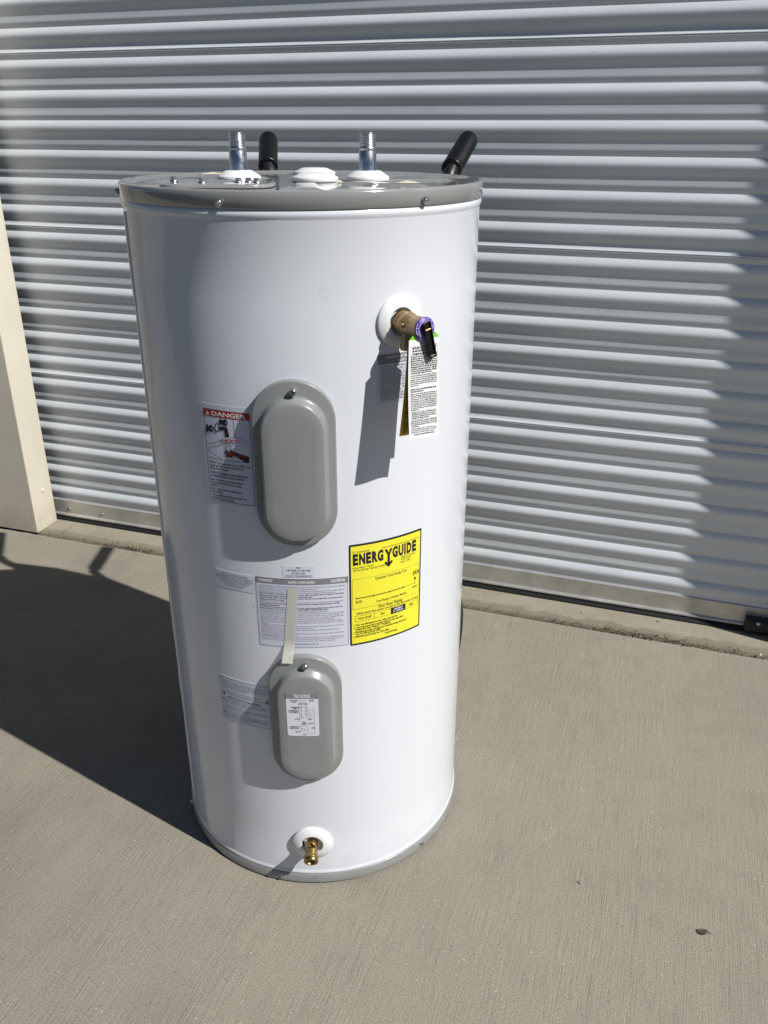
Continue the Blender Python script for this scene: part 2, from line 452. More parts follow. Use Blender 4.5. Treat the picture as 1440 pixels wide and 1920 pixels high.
# hairline crack and small pits in the sill
def sill_z(o): return -.0008 + .0030 * max(0, (o - .03)) / .07
g = MB(); pts = [(-1.0665, .116), (-1.0650, .098), (-1.0700, .080), (-1.0695, .064), (-1.0745, .050), (-1.0735, .036)]
g.grid([[Vector((a + d, -o, sill_z(o) + .0006)) for a, o in pts] for d in (-.0007, .0006)])
g.build('crack', M_hole, sill)
for a, o, r_ in ((.545, .062, .0022), (.590, .064, .0028), (.790, .044, .0042), (.672, .050, .0012), (.86, .075, .0012)):
    g = MB(); g.add([Vector((a + r_ * (1 + .25 * vnoise(i, a * 9)) * math.cos(i * PI / 5), -o + r_ * .7 * math.sin(i * PI / 5), sill_z(o) + .0007)) for i in range(10)], [tuple(range(10))], 0, False)
    g.build('pit', M_pit, sill)

# dirt packed into the joint, lumpy
g = MB(); rows = []
for i in range(9):
    row = []
    for k in range(700):
        a = -1.5 + 3.2 * k / 699
        lump = max(0, vnoise(a * 6, 2.2)) * .9 + .35
        if .62 < a < .95: lump += .7 * math.sin(PI * (a - .62) / .33)
        if -.9 < a < -.7: lump += .5
        t = i / 8
        z = -.0105 + .0125 * lump * math.sin(PI * t) * (.6 + .7 * abs(vnoise(a * 70, t * 5))) + .002 * vnoise(a * 160, t * 9)
        row.append(Vector((a, -(.114 + .034 * t), z)))
    rows.append(row)
g.grid(rows, smooth=False, flip=True)
rng = random.Random(3)
for k in range(1300):                       # crumbs
    a = rng.uniform(-1.2, 1.3)
    if rng.random() < .5: a = rng.gauss(.74, .11)
    elif rng.random() < .3: a = rng.gauss(-.79, .05)
    o = .1315 + rng.gauss(0, .0065); s_ = rng.uniform(.0007, .0030)
    z = .0005 + (.003 if o < .126 else 0)
    pts = [Vector((a + s_ * rng.uniform(-1.4, 1.4), -(o + s_ * rng.uniform(-1, 1)), z + s_ * rng.uniform(-.2, 1.2))) for _ in range(5)]
    g.add(pts, [(0, 1, 2), (0, 2, 3), (0, 3, 4), (1, 3, 2), (1, 4, 3), (0, 4, 1)], 0, False)
dirt = g.build('joint_dirt', M_dirt, kind='stuff', label='brown dirt and crumbs packed in the joint before the door sill', category='dirt')
dirt.location = DOOR0; dirt.rotation_euler = (0, 0, PSI)

# ------------------------------------------------------------------ storage wall (jambs and header)
wall = empty('storage_wall', DOOR0, PSI, label='beige painted metal wall framing the roll-up door', category='wall')
def jamb(a0, a1, z0=.002, z1=3.2):
    mb = MB(); mb.box(a0, a1, -OUT, .35, z0, z1, bev=.0025); return mb
mbj = MB(); mbj.box(A_L - 3.0, A_L, -OUT, -.040, .002, 3.2, bev=.0025); mbj.box(A_L - 3.0, A_L - .12, -.038, .35, .002, 3.2)
jl = mbj.build('wall_panel', M_beige, wall, label='beige jamb left of the door')
jr = jamb(A_R, A_R + 3.0).build('wall_panel', M_beige, wall)
mb = MB(); mb.box(A_L + .002, A_R - .002, -OUT + .003, .35, 2.45, 3.19, bev=.0025)
mb.build('header_panel', M_beige, wall)
def screw_head(mb, M, r=.0052, h=.003, hexh=True):
    mb.lathe([(r * 1.35, 0), (r * 1.35, h * .25), (r * 1.0, h * .32)], 18, M)
    if hexh: mb.lathe([(r, h * .3), (r, h * .92), (r * .85, h)], 6, M, smooth=False)
    else: mb.lathe([(r * 1.3, h * .2), (r * 1.1, h * .75), (r * .6, h)], 16, M)
mb = MB(); screw_head(mb, frame((A_L, -.083, .132), (1, 0, 0)), .0042, .004, False)
mb.build('wall_screw', M_beige, wall)

# ------------------------------------------------------------------ roll-up door
door = empty('roll_up_door', DOOR0, PSI, label='light grey ribbed steel roll-up door, closed', category='door')
BH, BP, NOSE = .0390, .0069, .42
def bead(t):
    x = 1 - t / NOSE if t < NOSE else (t - NOSE) / (1 - NOSE)
    return BP * (1 - x ** 1.6)
def wave(a, z):
    k = (z - Z0) / SP
    return (.0015 * math.sin(z * 16.5 + .5 * a + 1.2) + .0011 * math.sin(z * 27.0 - .3 * a + .2) + .0009 * math.sin(z * 5.3 + 1.1) + .0006 * vnoise(a * 1.3, z * 3.1)
            + .00025 * vnoise(a * 5, z * 21))
NX = 44
axs = [A_L - .11 + (A_R - A_L + .12) * i / NX for i in range(NX + 1)]
def slat_mesh(k):
    zt = Z0 + k * SP
    prof = []
    lip = .0006
    for i in range(17):
        t = i / 16
        prof.append((-BH * t, bead(t) - lip * (1 - t)))
    prof[-1] = (-BH, .0003)
    prof.append((-BH - .0012, 0))
    if k % 6 == 0 and k > 0:               # lapped sheet seam under this rib
        q = -.0545
        prof += [(q, 0), (q - .0004, .0018), (q - .0030, .0021), (q - .0036, .0006), (q - .0042, .0017), (q - .0072, .0016), (q - .0077, -.0004)]
    else:
        prof += [(-.050, 0), (-.057, .0001)]
    prof += [(-SP + .0048, .0003), (-SP + .0044, -.0005), (-SP + .0010, -.0006), (-SP, -lip)]
    mb = MB()
    rows = [[Vector((a, -(o + wave(a, zt + dz)), zt + dz)) for a in axs] for dz, o in prof]
    mb.grid(rows, smooth=True)
    return mb
for k in range(1, 32):
    slat_mesh(k).build('slat', M_door, door)
# lowest rib runs into the bottom bar
zt = Z0; prof = []
for i in range(17):
    t = i / 16
    prof.append((-BH * t, bead(t) - .0006 * (1 - t)))
prof += [(-BH - .002, 0), (-.09, 0)]
mb = MB(); mb.grid([[Vector((a, -(o + wave(a, zt + dz)), zt + dz)) for a in axs] for dz, o in prof], smooth=True)
mb.build('slat', M_door, door)
# bottom bar: flat aluminium face with a lip along its lower edge
mb = MB()
sec = [(.0025, .0665), (.0045, .0678), (.0062, .0668), (.0064, .024), (.0064, .0222), (.0072, .0206), (.0092, .0196), (.0112, .0185), (.0126, .0168), (.0131, .0150), (.0128, .0132), (.0118, .0120), (.0100, .0114), (.0025, .0112)]
rows = [[Vector((a, -o, z)) for a in (A_L - .09, -.6, -.1, .4, .9, A_R - .004)] for o, z in sec]
mb.grid(rows[:4], smooth=False); mb.grid(rows[3:], smooth=True)
for j in (0, -1): mb.add([r[j] for r in rows], [tuple(range(len(rows)))], 0, False)
bar = mb.build('bottom_bar', M_alu, door)
pr = Print(.060, .014)
for i, ch in enumerate('EPDM'): pr.text(ch, .02 + i * .26, .95, size=.0150, w=.19, bold=.01)
def emb(x, y, d=0): return Vector((.900 + x, -.00665, .0262 + y))
pr.build('raised_lettering', M_alu, bar, emb)
for a, z in ((-1.112, .0375), (-.984, .0365), (-.35, .0365)):
    mb = MB(); screw_head(mb, frame((a, -.0064, z), (0, -1, 0)), .0045, .0035, False)
    mb.build('bar_screw', M_dull, door)
mb = MB()
rows = [[Vector((a, -o, z)) for a in (A_L - .09, -.6, -.1, .4, .9, A_R - .004)] for o, z in
        [(.002, .0113), (.0095, .0113), (.0105, .0095), (.0110, .0080), (.016, .0072), (.0200, .0050), (.0220, .0022), (.0220, .0002), (.0200, -.0010), (.002, -.0010)]]
mb.grid(rows, smooth=True)
mb.build('rubber_seal', M_rubber, door)
mb = MB(); mb.box(1.004, 1.135, -.034, -.007, .006, .0445, bev=.0035)
blk = mb.build('latch_block', M_navy, door, label='dark rubber stop bolted to the bottom bar')
mb = MB(); screw_head(mb, frame((1.036, -.034, .036), (0, -1, 0)), .004, .003, False)
mb.build('bolt', M_zinc, blk)
mb = MB(); mb.lathe([(.0022, 0), (.0022, .0012)], 10, frame((1.034, -.0015, .0835), (0, -1, 0)))
mb.build('rivet_hole', M_hole, door)

# ------------------------------------------------------------------ water heater
B0 = .0035                                  # the base ring stands on the truck's toe plate
wh = empty('water_heater', T, 0, label='tall white electric water heater with grey lid standing on the concrete', category='water heater')
def cyl(ang, rho, z):                       # angle in degrees from -Y towards +X
    return Vector(((R + rho) * math.sin(rad(ang)), -(R + rho) * math.cos(rad(ang)), z))
SEG = 160
mb = MB()
prof = [(R - .004, .014), (R + .0004, .0215), (R + .0022, .0235), (R + .0024, .0265), (R + .0004, .0290), (R, .031), (R, .12), (R, .4), (R, .7), (R, 1.0),
        (R, H - LID - .0135), (R + .0006, H - LID - .0118), (R + .0021, H - LID - .009), (R + .0024, H - LID - .0062), (R + .0017, H - LID - .0032), (R + .0002, H - LID - .001), (R - .004, H - LID + .006)]
rows = [[Vector((r * math.sin(2 * PI * j / SEG), -r * math.cos(2 * PI * j / SEG), z)) for j in range(SEG)] for r, z in prof]
mb.grid(rows, True)
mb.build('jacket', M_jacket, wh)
# folded vertical seam of the jacket sheet
mb = MB(); rows = []
for k in range(90):
    z = .034 + (H - LID - .052) * k / 89
    w = .0009 * vnoise(z * 13, 4.4) + .0007 * vnoise(z * 40, 1.2)
    rows.append([cyl(-69.5, .00005, z), cyl(-69.2, .0016 + w, z), cyl(-67.8, .0020 + w, z), cyl(-66.2, .0016 + w * .6, z), cyl(-65.9, .00005, z)])
mb.grid(rows, flip=True)
mb.build('jacket_seam', M_jacket, wh)

RL = R * 1.012
# lid: pan with rolled rim and pressed ribs
def lid_z(x, y):
    r = math.hypot(x, y); a = math.atan2(x, -y)
    z = H - .0002
    inner = min(1, max(0, (RL - .006 - r) / .012)); inner = inner * inner * (3 - 2 * inner)
    z -= .0030 * inner
    # eight pressed ribs with rounded ends
    t = (a / (2 * PI) * 8 + .35) % 1 - .5
    across = abs(t) * 2 * PI / 8 * r
    al = min(r - .085, .222 - r)
    d = min(.020 - across, al)
    s_ = min(1, max(0, d / .009)); s_ = s_ * s_ * (3 - 2 * s_)
    z += .0030 * s_
    z += .0003 * vnoise(x * 8, y * 8)
    return z
mb = MB()
side = [(RL - .0012, H - LID - .001), (RL, H - LID), (RL + .0002, H - .006), (RL - .0002, H - .0025), (RL - .0014, H - .0006), (RL - .003, H + .0003)]
rows = [[Vector((r * math.sin(2 * PI * j / 192), -r * math.cos(2 * PI * j / 192), z)) for j in range(192)] for r, z in side]
mb.grid(rows, True)
rr = [RL - .003 - (RL - .003) * (i / 44) ** .95 for i in range(44)] + [.002]
rows2 = [[Vector((r * math.sin(2 * PI * j / 192), -r * math.cos(2 * PI * j / 192), lid_z(r * math.sin(2 * PI * j / 192), -r * math.cos(2 * PI * j / 192)) if r < RL - .0035 else H + .0003)) for j in range(192)] for r in rr]
mb.grid(rows2, True)
lid = mb.build('lid', M_lid, wh)
for a in (-77.7, -17.7, 40.1, 98.5, 160, 220):
    mb = MB(); M = frame(cyl(a, RL - R, 1.1205), cyl(a, 0, 0).normalized())
    mb.lathe([(.0034, 0), (.0034, .0012), (.0046, .0014), (.0046, .0052), (.0036, .006)], 6 if False else 14, M)
    mb.lathe([(.0022, .006), (.0022, .0064), (.0010, .0064), (.0010, .0050)], 10, M)
    mb.build('lid_screw', M_zinc, wh)
# pressed junction-box plate, front left of the lid
mb = MB()
pc = Vector((-.1005, -.136))
def plate_ring(i, z): return [Vector((pc.x + x, pc.y + y, z)) for x, y in rrect(-.074 + i, .074 - i, -.052 + i, .046 - i, .034 - i, 8)]
rows = [plate_ring(0, H - .0022), plate_ring(0, H + .0010), plate_ring(.0016, H + .0022), plate_ring(.010, H + .0024), plate_ring(.014, H + .0012), plate_ring(.02, H + .0012)]
mb.grid(rows, True); mb.add(rows[-1], [tuple(range(len(rows[-1])))], 0, False)
jp = mb.build('junction_plate', M_lid, wh)
for x, y in ((-.164, -.118), (-.118, -.158), (-.072, -.150), (-.060, -.142), (-.048, -.150)):
    mb = MB(); screw_head(mb, frame((x, y, H + .0020), (0, 0, 1)), .0042, .0062)
    mb.build('plate_screw', M_zinc, jp)
# smears of old sealant on the lid
for x, y, l in ((-.165, .165, .022), (.150, -.115, .016), (.055, -.055, .006)):
    mb = MB()
    ring = [Vector((x + l * (1 + .3 * vnoise(i, l * 90)) * math.cos(i * PI / 7), y + .35 * l * math.sin(i * PI / 7), lid_z(x, y) + .0012)) for i in range(14)]
    mb.add(ring + [Vector((x, y, lid_z(x, y) + .0045))], [(i, (i + 1) % 14, 14) for i in range(14)])
    mb.build('sealant_smear', M_cream, lid)
# pipe nipples with plastic collars
def nipple(x, y):
    mb = MB(); z = H + .001
    p = [(.0128, z), (.0128, z + .0355), (.0121, z + .0365), (.0121, z + .0385), (.0127, z + .0395), (.0127, z + .0420)]
    zz = z + .0420
    for i in range(9):
        p += [(.0125 - .00004 * i, zz), (.0110 - .00004 * i, zz + .0010), (.0125 - .00004 * i, zz + .0019)]; zz += .00205
    p += [(.0112, zz + .0004), (.0088, zz + .0006), (.0086, zz - .02), (.0005, zz - .021)]
    mb.lathe(p, 28, Matrix.Translation((x, y, 0)))
    n = mb.build('pipe_nipple', M_zinc, wh)
    return n
def collar(x, y, r, par, name, zt=.0105, hole=True):
    mb = MB(); z = H - .0025
    p = [(r * .97, z), (r, z + .0016), (r, z + .0052), (r * .97, z + .0062), (r * .60, z + zt), (r * .5, z + zt + .0004)]
    p += [(.0132, z + zt + .0004), (.0130, z + .002)] if hole else [(.002, z + zt + .0006)]
    mb.lathe(p, 40, Matrix.Translation((x, y, 0)))
    return mb.build(name, M_white_pl, par)
for x in (-.0945, .0945):
    n_ = nipple(x, .0); collar(x, .0, .0315, n_, 'collar', .0135)
collar(.0185, -.02, .0335, wh, 'lid_cap', .0115, False)
collar(.006, .135, .0335, wh, 'lid_cap', .0115, False)

# base ring
mb = MB()
prof = [(RL - .006, B0), (RL + .0003, B0), (RL + .0005, B0 + .0015), (RL, .0205), (RL - .0016, .0228), (R - .002, .0228)]
rows = [[Vector((r * math.sin(2 * PI * j / SEG), -r * math.cos(2 * PI * j / SEG), z)) for j in range(SEG)] for r, z in prof]
mb.grid(rows, True)
mb.build('base_ring', M_grey, wh)
for a in (-72, -12, 46, 106, 166, 226):
    mb = MB(); screw_head(mb, frame(cyl(a, RL - R, .0135), cyl(a, 0, 0).normalized()), .0034, .0042)
    mb.build('base_screw', M_zinc, wh)
mb = MB(); mb.lathe([(.0026, 0), (.0014, .0009)], 10, frame(cyl(.4, RL - R + .0002, .0150), (0, -1, 0)))
mb.build('rivet', M_zinc, wh)

# element covers: pressed, stadium shaped, following the jacket
def stadium(w, h, n=18):
    r = w / 2; pts = []
    for i in range(n + 1):
        a = PI * i / n; pts.append((r * math.cos(a), h / 2 - r + r * math.sin(a)))
    for i in range(n + 1):
        a = PI + PI * i / n; pts.append((r * math.cos(a), -h / 2 + r + r * math.sin(a)))
    return pts
def cover(ac, zc):
    W_, H_ = .1125, .2420
    lv = [(0, 0, 0), (0, 0, .0062), (.0004, 0, .0082), (.0014, 0, .0092), (.003, 0, .0094), (.0112, -.0035, .0097), (.0120, -.0045, .0101), (.0129, -.0055, .0118), (.0150, -.0065, .0192),
          (.0159, -.0070, .0207), (.0176, -.0075, .0214), (.03, -.0078, .0218), (.04, -.008, .0220), (.05, -.008, .0221)]
    mb = MB(); rows = []
    for ins, dz, rho in lv:
        row = []
        hh = H_ - 2 * ins - (2 * abs(dz) * .8 if ins > .01 else 0)
        for x, y in stadium(max(W_ - 2 * ins, .002), hh):
            # plateau flattens a little compared with the jacket
            flat = (R + rho) * (1 / math.cos(x / R) - 1) * (.55 if rho > .012 else .15 if rho > .007 else 0)
            row.append(cyl(ac + math.degrees(x / (R + rho * .5)), rho + flat, zc + y + (dz if ins > .01 else 0)))
        rows.append(row)
    mb.grid(rows, True)
    mb.add(rows[-1], [tuple(range(len(rows[-1])))], 0, True)
    o = mb.build('element_cover', M_grey, wh)
    mb = MB(); M = frame(cyl(ac + .5, .0094, zc + H_ / 2 - .0145), cyl(ac, 0, 0).normalized())
    mb.lathe([(.0040, 0), (.0040, .0018), (.0048, .0022), (.0048, .0070), (.0036, .0082)], 14, M)
    mb.lathe([(.0026, .0082), (.0014, .0078), (.0012, .0060)], 8, M)
    mb.build('cover_screw', M_zinc, o)
    return o
C1Z, C2Z = .7845, .3570
cv1 = cover(-.25, C1Z)
cv1['label'] = 'upper grey access cover'
cv2 = cover(-.2, C2Z)
cv2['label'] = 'lower grey access cover with a wiring sticker'
pr = Print(.010, .005)
pr.line([(0, 0), (.5, 1), (1, 0)], .0006); pr.line([(.3, 0), (.7, 0)], .0006)
pr.build('stamped_mark', M_inkg, cv1, lambda x, y, d=0: cyl(-1.6 + math.degrees(x / R), .0101, C1Z - .1155 + y))

# ---- stickers on the jacket
def sticker(name, mat, a0, a1, z0, z1, rad_c=.003, rho=.00035, label=None):
    w = R * rad(a1 - a0); h = z1 - z0
    mb = MB(); n = 24
    ys = []
    rows_top, rows_bot = [], []
    for i in range(n + 1):
        # rounded corners
        x = w * (.5 - .5 * math.cos(PI * i / n)) if rad_c > 0 else w * i / n
        d = min(x, w - x); c = 0 if d >= rad_c else rad_c - math.sqrt(max(0, rad_c ** 2 - (rad_c - d) ** 2))
        rows_top.append((x, h - c)); rows_bot.append((x, c))
    rows = []
    for q in (1, 0):
        rows.append([cyl(a0 + math.degrees(x / R), rho, z0 + (rows_top if q else rows_bot)[i][1]) for i, (x, _) in enumerate(rows_top)])
    mb.grid(rows, flip=True)
    # thin edge
    eo = [[cyl(a0 + math.degrees(x / R), 0, z0 + y) for x, y in rr_] for rr_ in (rows_top, rows_bot)]
    mb.grid([eo[0], rows[0]], smooth=False, flip=True); mb.grid([rows[1], eo[1]], smooth=False, flip=True)
    o = mb.build(name, mat, wh)
    if label: o['label'] = label
    fn = lambda x, y, d=.0003: cyl(a0 + math.degrees(x / R), rho + d, z0 + y)
    return o, Print(w, h), fn

# red and white danger sticker
o, pr, fn = sticker('danger_sticker', M_lav, -30.6, -12.4, .7165, .8625, .003, label='danger sticker with red header and a hand under a hot tap')
def q(x, y):
    u = (x - 35 - (y - 25) / 1690 * 125) / 925
    return (u, (y - 25 - u * 150) / 1690)
K_, RD, WH, GR = 0, 1, 2, 3
pr.rect(.068, .052, .935, .120, RD)
pr.box(.068, .052, .935, .977, .0006, K_)
pr.text('DANGER', .235, .107, size=.0085, w=.64, col=WH, bold=.025)
pr.poly([(.15, .065), (.11, .108), (.19, .108)], WH); pr.poly([(.146, .078), (.148, .098), (.154, .098), (.156, .078)], RD)
L = .00055
for ln in ([(655, 310), (680, 615)], [(160, 735), (455, 665)], [(680, 615), (905, 715)], [(690, 675), (910, 775)], [(620, 630), (680, 615)], [(500, 720), (215, 790), (192, 815), (205, 850), (300, 910), (500, 1010)], [(175, 955), (500, 1003), (905, 1062)]):
    pr.line([q(*p) for p in ln], L, K_)
def ell(x, y, rx, ry, col=0):
    pr.poly([q(x + rx * math.cos(2 * PI * i / 14), y + ry * math.sin(2 * PI * i / 14)) for i in range(14)], col)
ell(360, 455, 42, 78); ell(364, 453, 27, 58, 4)
for p in ([(362, 432), (520, 445), (500, 500), (362, 490)], [(520, 445), (552, 462), (575, 560), (510, 580), (500, 500)], [(510, 580), (575, 560), (588, 625), (520, 605)]): pr.poly([q(*c) for c in p], K_)
ell(175, 460, 27, 72); pr.poly([q(*c) for c in ((195, 430), (265, 400), (292, 470), (262, 535), (200, 500))]); ell(258, 468, 10, 10, 4)
ell(430, 355, 26, 52); pr.poly([q(*c) for c in ((445, 330), (530, 315), (562, 385), (535, 438), (450, 400))]); ell(528, 378, 9, 9, 4)
for i in range(7):
    x = 500 + i * 22; pr.poly([q(x, 690), q(x + 9, 692), q(x + 16, 780), q(x + 6, 780)], GR)
pr.poly([q(*c) for c in ((450, 620), (690, 640), (690, 705), (450, 690))], 4)
pr.text('HOT', q(462, 690)[0], q(462, 690)[1] - .002, size=.0072, w=.26, col=RD, bold=.03)
for p in ([(925, 1068), (925, 960), (720, 890), (690, 930), (760, 985), (850, 1045)], [(720, 890), (640, 858), (560, 870), (540, 915), (600, 962), (690, 930)],
          [(640, 858), (597, 790), (588, 800), (606, 865)], [(575, 868), (515, 790), (504, 798), (538, 880)], [(560, 870), (494, 842), (488, 854), (545, 893)],
          [(545, 890), (488, 886), (486, 900), (548, 915)], [(545, 910), (520, 932), (522, 948), (590, 950)]):
    pr.poly([q(*c) for c in p], K_)
for x, y, rx, ry in ((590, 890, 34, 20), (640, 915, 50, 22), (770, 935, 45, 16), (840, 960, 30, 12), (620, 950, 14, 12), (685, 950, 14, 12)): ell(x, y, rx, ry, RD)
for t_, v_, w_ in (('Water temperature over 125°F can', .592, .79), ('cause severe burns instantly or', .622, .68), ('death from scalds.', .652, .38), ('Children, disabled and elderly are', .697, .74), ('at highest risk of being scalded.', .727, .68),
                   ('See instruction manual before', .772, .64), ('setting temperature at water', .802, .61), ('heater.', .830, .13), ('Feel water before bathing or', .868, .61), ('showering.', .896, .22), ('Temperature limiting valves are', .932, .68), ('available, see manual.', .962, .44)):
    pr.text(t_, .105, v_, size=.0047, w=w_, col=K_, bold=.012)
pr.build('lettering', [M_ink, M_inkr, M_inkw, M_inkg, M_lav], o, fn)

# yellow energy sticker
o, pr, fn = sticker('energy_sticker', M_ink, 15.4, 42.6, .4855, .657, .0015, label='yellow energy rating sticker with black border')
pr.rect(.022, .018, .978, .982, 1)
pr.text('U.S. Government', .04, .083, size=.0052, w=.21, bold=.012)
pr.text('Federal law prohibits removal of this label before consumer purchase', .42, .083, size=.0038, w=.545, bold=.01)
KS = .868
x = .045
for ch, w_ in (('E', .072), ('N', .085), ('E', .070), ('R', .080), ('G', .085)): pr.text(ch, x - (.012 if ch == 'G' else 0), .192, size=.0235, w=w_ * KS * 1.06, bold=.06); x += (w_ + .016) * KS
pr.poly([(x - .008, .099), (x + .030, .099), (x + .050, .135), (x + .070, .099), (x + .106, .099), (x + .068, .155), (x + .068, .245), (x + .034, .245), (x + .034, .155)], 0)
pr.poly([(x + .051, .278), (x - .010, .228), (x + .014, .214), (x + .034, .230), (x + .068, .230), (x + .088, .214), (x + .112, .228)], 0)
x += .100
for ch, w_ in (('G', .085), ('U', .080), ('I', .026), ('D', .082), ('E', .072)): pr.text(ch, x, .192, size=.0235, w=w_ * KS * 1.06, bold=.06); x += (w_ + .016) * KS
pr.text('Water Heater - Electric', .04, .232, size=.0046, w=.27, bold=.01); pr.text('Tank Size (Storage Capacity): 40 gallons', .04, .256, size=.0046, w=.44, bold=.01)
for i, t_ in enumerate(('AMERICAN STANDARD', 'WATER HEATER', 'Model   10087 - 4')): pr.text(t_, .68, .226 + i * .024, size=.0044, w=(.22, .15, .17)[i], bold=.01)
pr.box(.035, .335, .968, .628, .00035)
pr.text('Estimated Yearly Energy Cost', .33, .372, size=.0068, w=.44, bold=.005)
pr.text('$424', .865, .437, size=.0100, w=.105, bold=.02, shear=.15)
pr.poly([(.885, .465), (.925, .465), (.905, .505)], 0); pr.line([(.905, .50), (.905, .535)], .0005)
pr.rect(.08, .520, .73, .528, 0); pr.line([(.73, .524), (.905, .524)], .0005)
for u in (.08, .30, .52, .73): pr.line([(u, .51), (u, .537)], .0006)
pr.text('$120', .075, .572, size=.0062, w=.075, bold=.01); pr.text('$470', .865, .572, size=.0056, w=.07, bold=.01)
pr.text('Cost Range of Similar Models', .34, .600, size=.0056, w=.43, bold=.008)
pr.text('First Hour Rating', .37, .660, size=.0078, w=.34, bold=.012)
pr.text('(How much hot water you get in the first hour of use)', .085, .688, size=.0060, w=.87, bold=.008)
pr.box(.065, .702, .958, .757, .0004); pr.line([(.31, .702), (.31, .757)], .0004)
pr.text('very small', .10, .738, size=.0066, w=.17, bold=.004); pr.text('low', .40, .738, size=.0066, w=.055, bold=.004); pr.text('high', .82, .738, size=.0060, w=.06, bold=.004)
pr.rect(.54, .697, .757, .762, 0)
pr.text('medium', .648, .726, size=.0062, w=.125, col=2, bold=.015, align='C'); pr.text('51 Gallons', .648, .750, size=.0054, w=.15, col=2, bold=.012, align='C')
for v_, t_, w_ in ((.800, 'Your cost will depend on your utility rates and use.', .57), (.826, 'Cost range based only on models fueled by electricity with a', .66), (.848, 'medium first hour rating (51 - 74 gallons).', .47), (.873, 'Estimated operating cost based on a national average electricity', .70), (.895, 'cost of 12.00 cents per kWh.', .33), (.919, 'Estimated yearly energy use: 3531 kWh.', .45)):
    pr.text(t_, .068, v_, size=.0047, w=w_, bold=.012)
for v_ in (.796, .822, .869, .915): pr.ellipse(.050, v_, .006, .0042)
pr.text('ftc.gov/energy', .46, .945, size=.0048, w=.17, bold=.012)
pr.build('lettering', [M_ink, M_yellow, M_inkw], o, fn)

# big warning sheet
o, pr, fn = sticker('warning_sticker', M_lav, -15.2, 15.0, .4885, .607, .003, label='pale sheet of fine print headed warning and caution')
pr.rect(.0, .0, 1.0, .085, 1)
pr.text('WARNING', .035, .062, size=.0068, w=.155, col=2, bold=.025); pr.text('ELECTRIC WATER HEATERS', .36, .064, size=.0048, w=.285, col=2, bold=.03); pr.text('CAUTION', .81, .062, size=.0068, w=.155, col=2, bold=.025)
W = [(1, 'FOR SAFE INSTALLATION AND OPERATION:  Follow the instructions in the Use and Care Manual', .96), (1, 'provided. A replacement copy may be obtained by writing the manufacturer.', .66),
     (1, 'This appliance must be installed in accordance with the manufacturer\'s instructions, local codes, utility company', .96), (1, 'requirements and/or in the absence of local codes, the latest edition of the National Electrical Code.', .86),
     (0, 'FOR YOUR SAFETY - DO NOT store or use gasoline or other flammable vapors or liquids in the vicinity', .95), (0, 'of this or any other appliance. Keep area clear of other combustibles away.', .60),
     (0, 'CAUTION: Hotter water increases the risk of scald injury. See Use and Care Manual for instructions before', .94), (0, 'changing the temperature settings.', .29),
     (1, 'WARNING: This equipment may be served by more than one power source and automatic energy management', .94), (0, 'Power supply must be shut off before removing access panels prior to adjusting thermostat(s) or resetting', .90), (0, 'temperature limiting control.', .24),
     (0, 'CAUTION: Risk of electric shock. Connect branch circuit equipment grounding wires to water heater. For', .94), (0, 'detailed information refer to Use and Care Manual. USE COPPER CONDUCTORS ONLY.', .78),
     (1, 'Tank must be full of water before turning power on to avoid permanently damaging the heating element.', .77),
     (1, 'WATER LEAKAGE: Regardless of the care taken in manufacture and installation, a tank may leak at some time', .95), (1, 'due to the corrosive action of water. The water heater must not be located in an area where leakage will', .93), (1, 'result in damage to adjacent area or to lower floors. Where such areas cannot be avoided, a suitable drain pan', .94), (1, 'should be installed under the water heater. See Use and Care Manual.', .84),
     (1, 'WARNING: California law requires that all water heaters must be braced, anchored or strapped to resist', .92), (1, 'falling or moving during an earthquake. See Use and Care Manual for information regarding correct installation', .95), (1, 'procedures.', .10),
     (1, 'CALIFORNIA PROPOSITION 65 WARNING: This product contains chemicals known to the state', .94), (1, 'of California to cause cancer, birth defects or other reproductive harm.', .60),
     (1, 'When using the water heater always follow basic safety precautions, including disconnecting or', .90), (1, 'reduce risk of fire, electric shock and injury.', .35),
     (1, 'SERVICE: Service should be performed by qualified service personnel only. Contact the dealer listed below', .94), (1, 'if you are not qualified to service this unit.', .42),
     (1, 'SUPPLEMENTAL PRESSURE CONTROL DEVICE: If the water heater receives water from a pressurized system', .94), (1, 'such as a water pump having a check valve, a relief valve must be installed in the cold water supply to prevent', .94), (1, 'excess pressure caused by thermal expansion when the water is heated.', .84)]
for i, (c, t_, w_) in enumerate(W):
    pr.text(t_, .03, .128 + i * .0268, size=.0030, w=w_ * .97, col=0 if c == 0 else 3, bold=.014 if c == 0 else .002)
pr.text('WORKING PRESSURE: 150 PSI', .35, .955, size=.0031, w=.31, col=3, bold=.01)
pr.box(.006, .006, .994, .994, .0004, 4)
pr.build('lettering', [M_ink, M_inkb, M_inkw, M_inkg, M_inkb], o, fn)

o, pr, fn = sticker('certification_sticker', M_lav2, -6.0, 4.4, .6090, .6285, .0015, label='small pale certification sticker above the warning sheet')
for i, (t_, w_) in enumerate((('NSF', .14), ('CERTIFIED TO BE FREE', .74), ('OF LEAD AND', .42), ('OTHER CONTAMINANTS', .82))): pr.text(t_, .5, .24 + i * .23, size=.0044, w=w_, col=0, bold=.008, align='C')
pr.build('lettering', [M_inkg], o, fn)

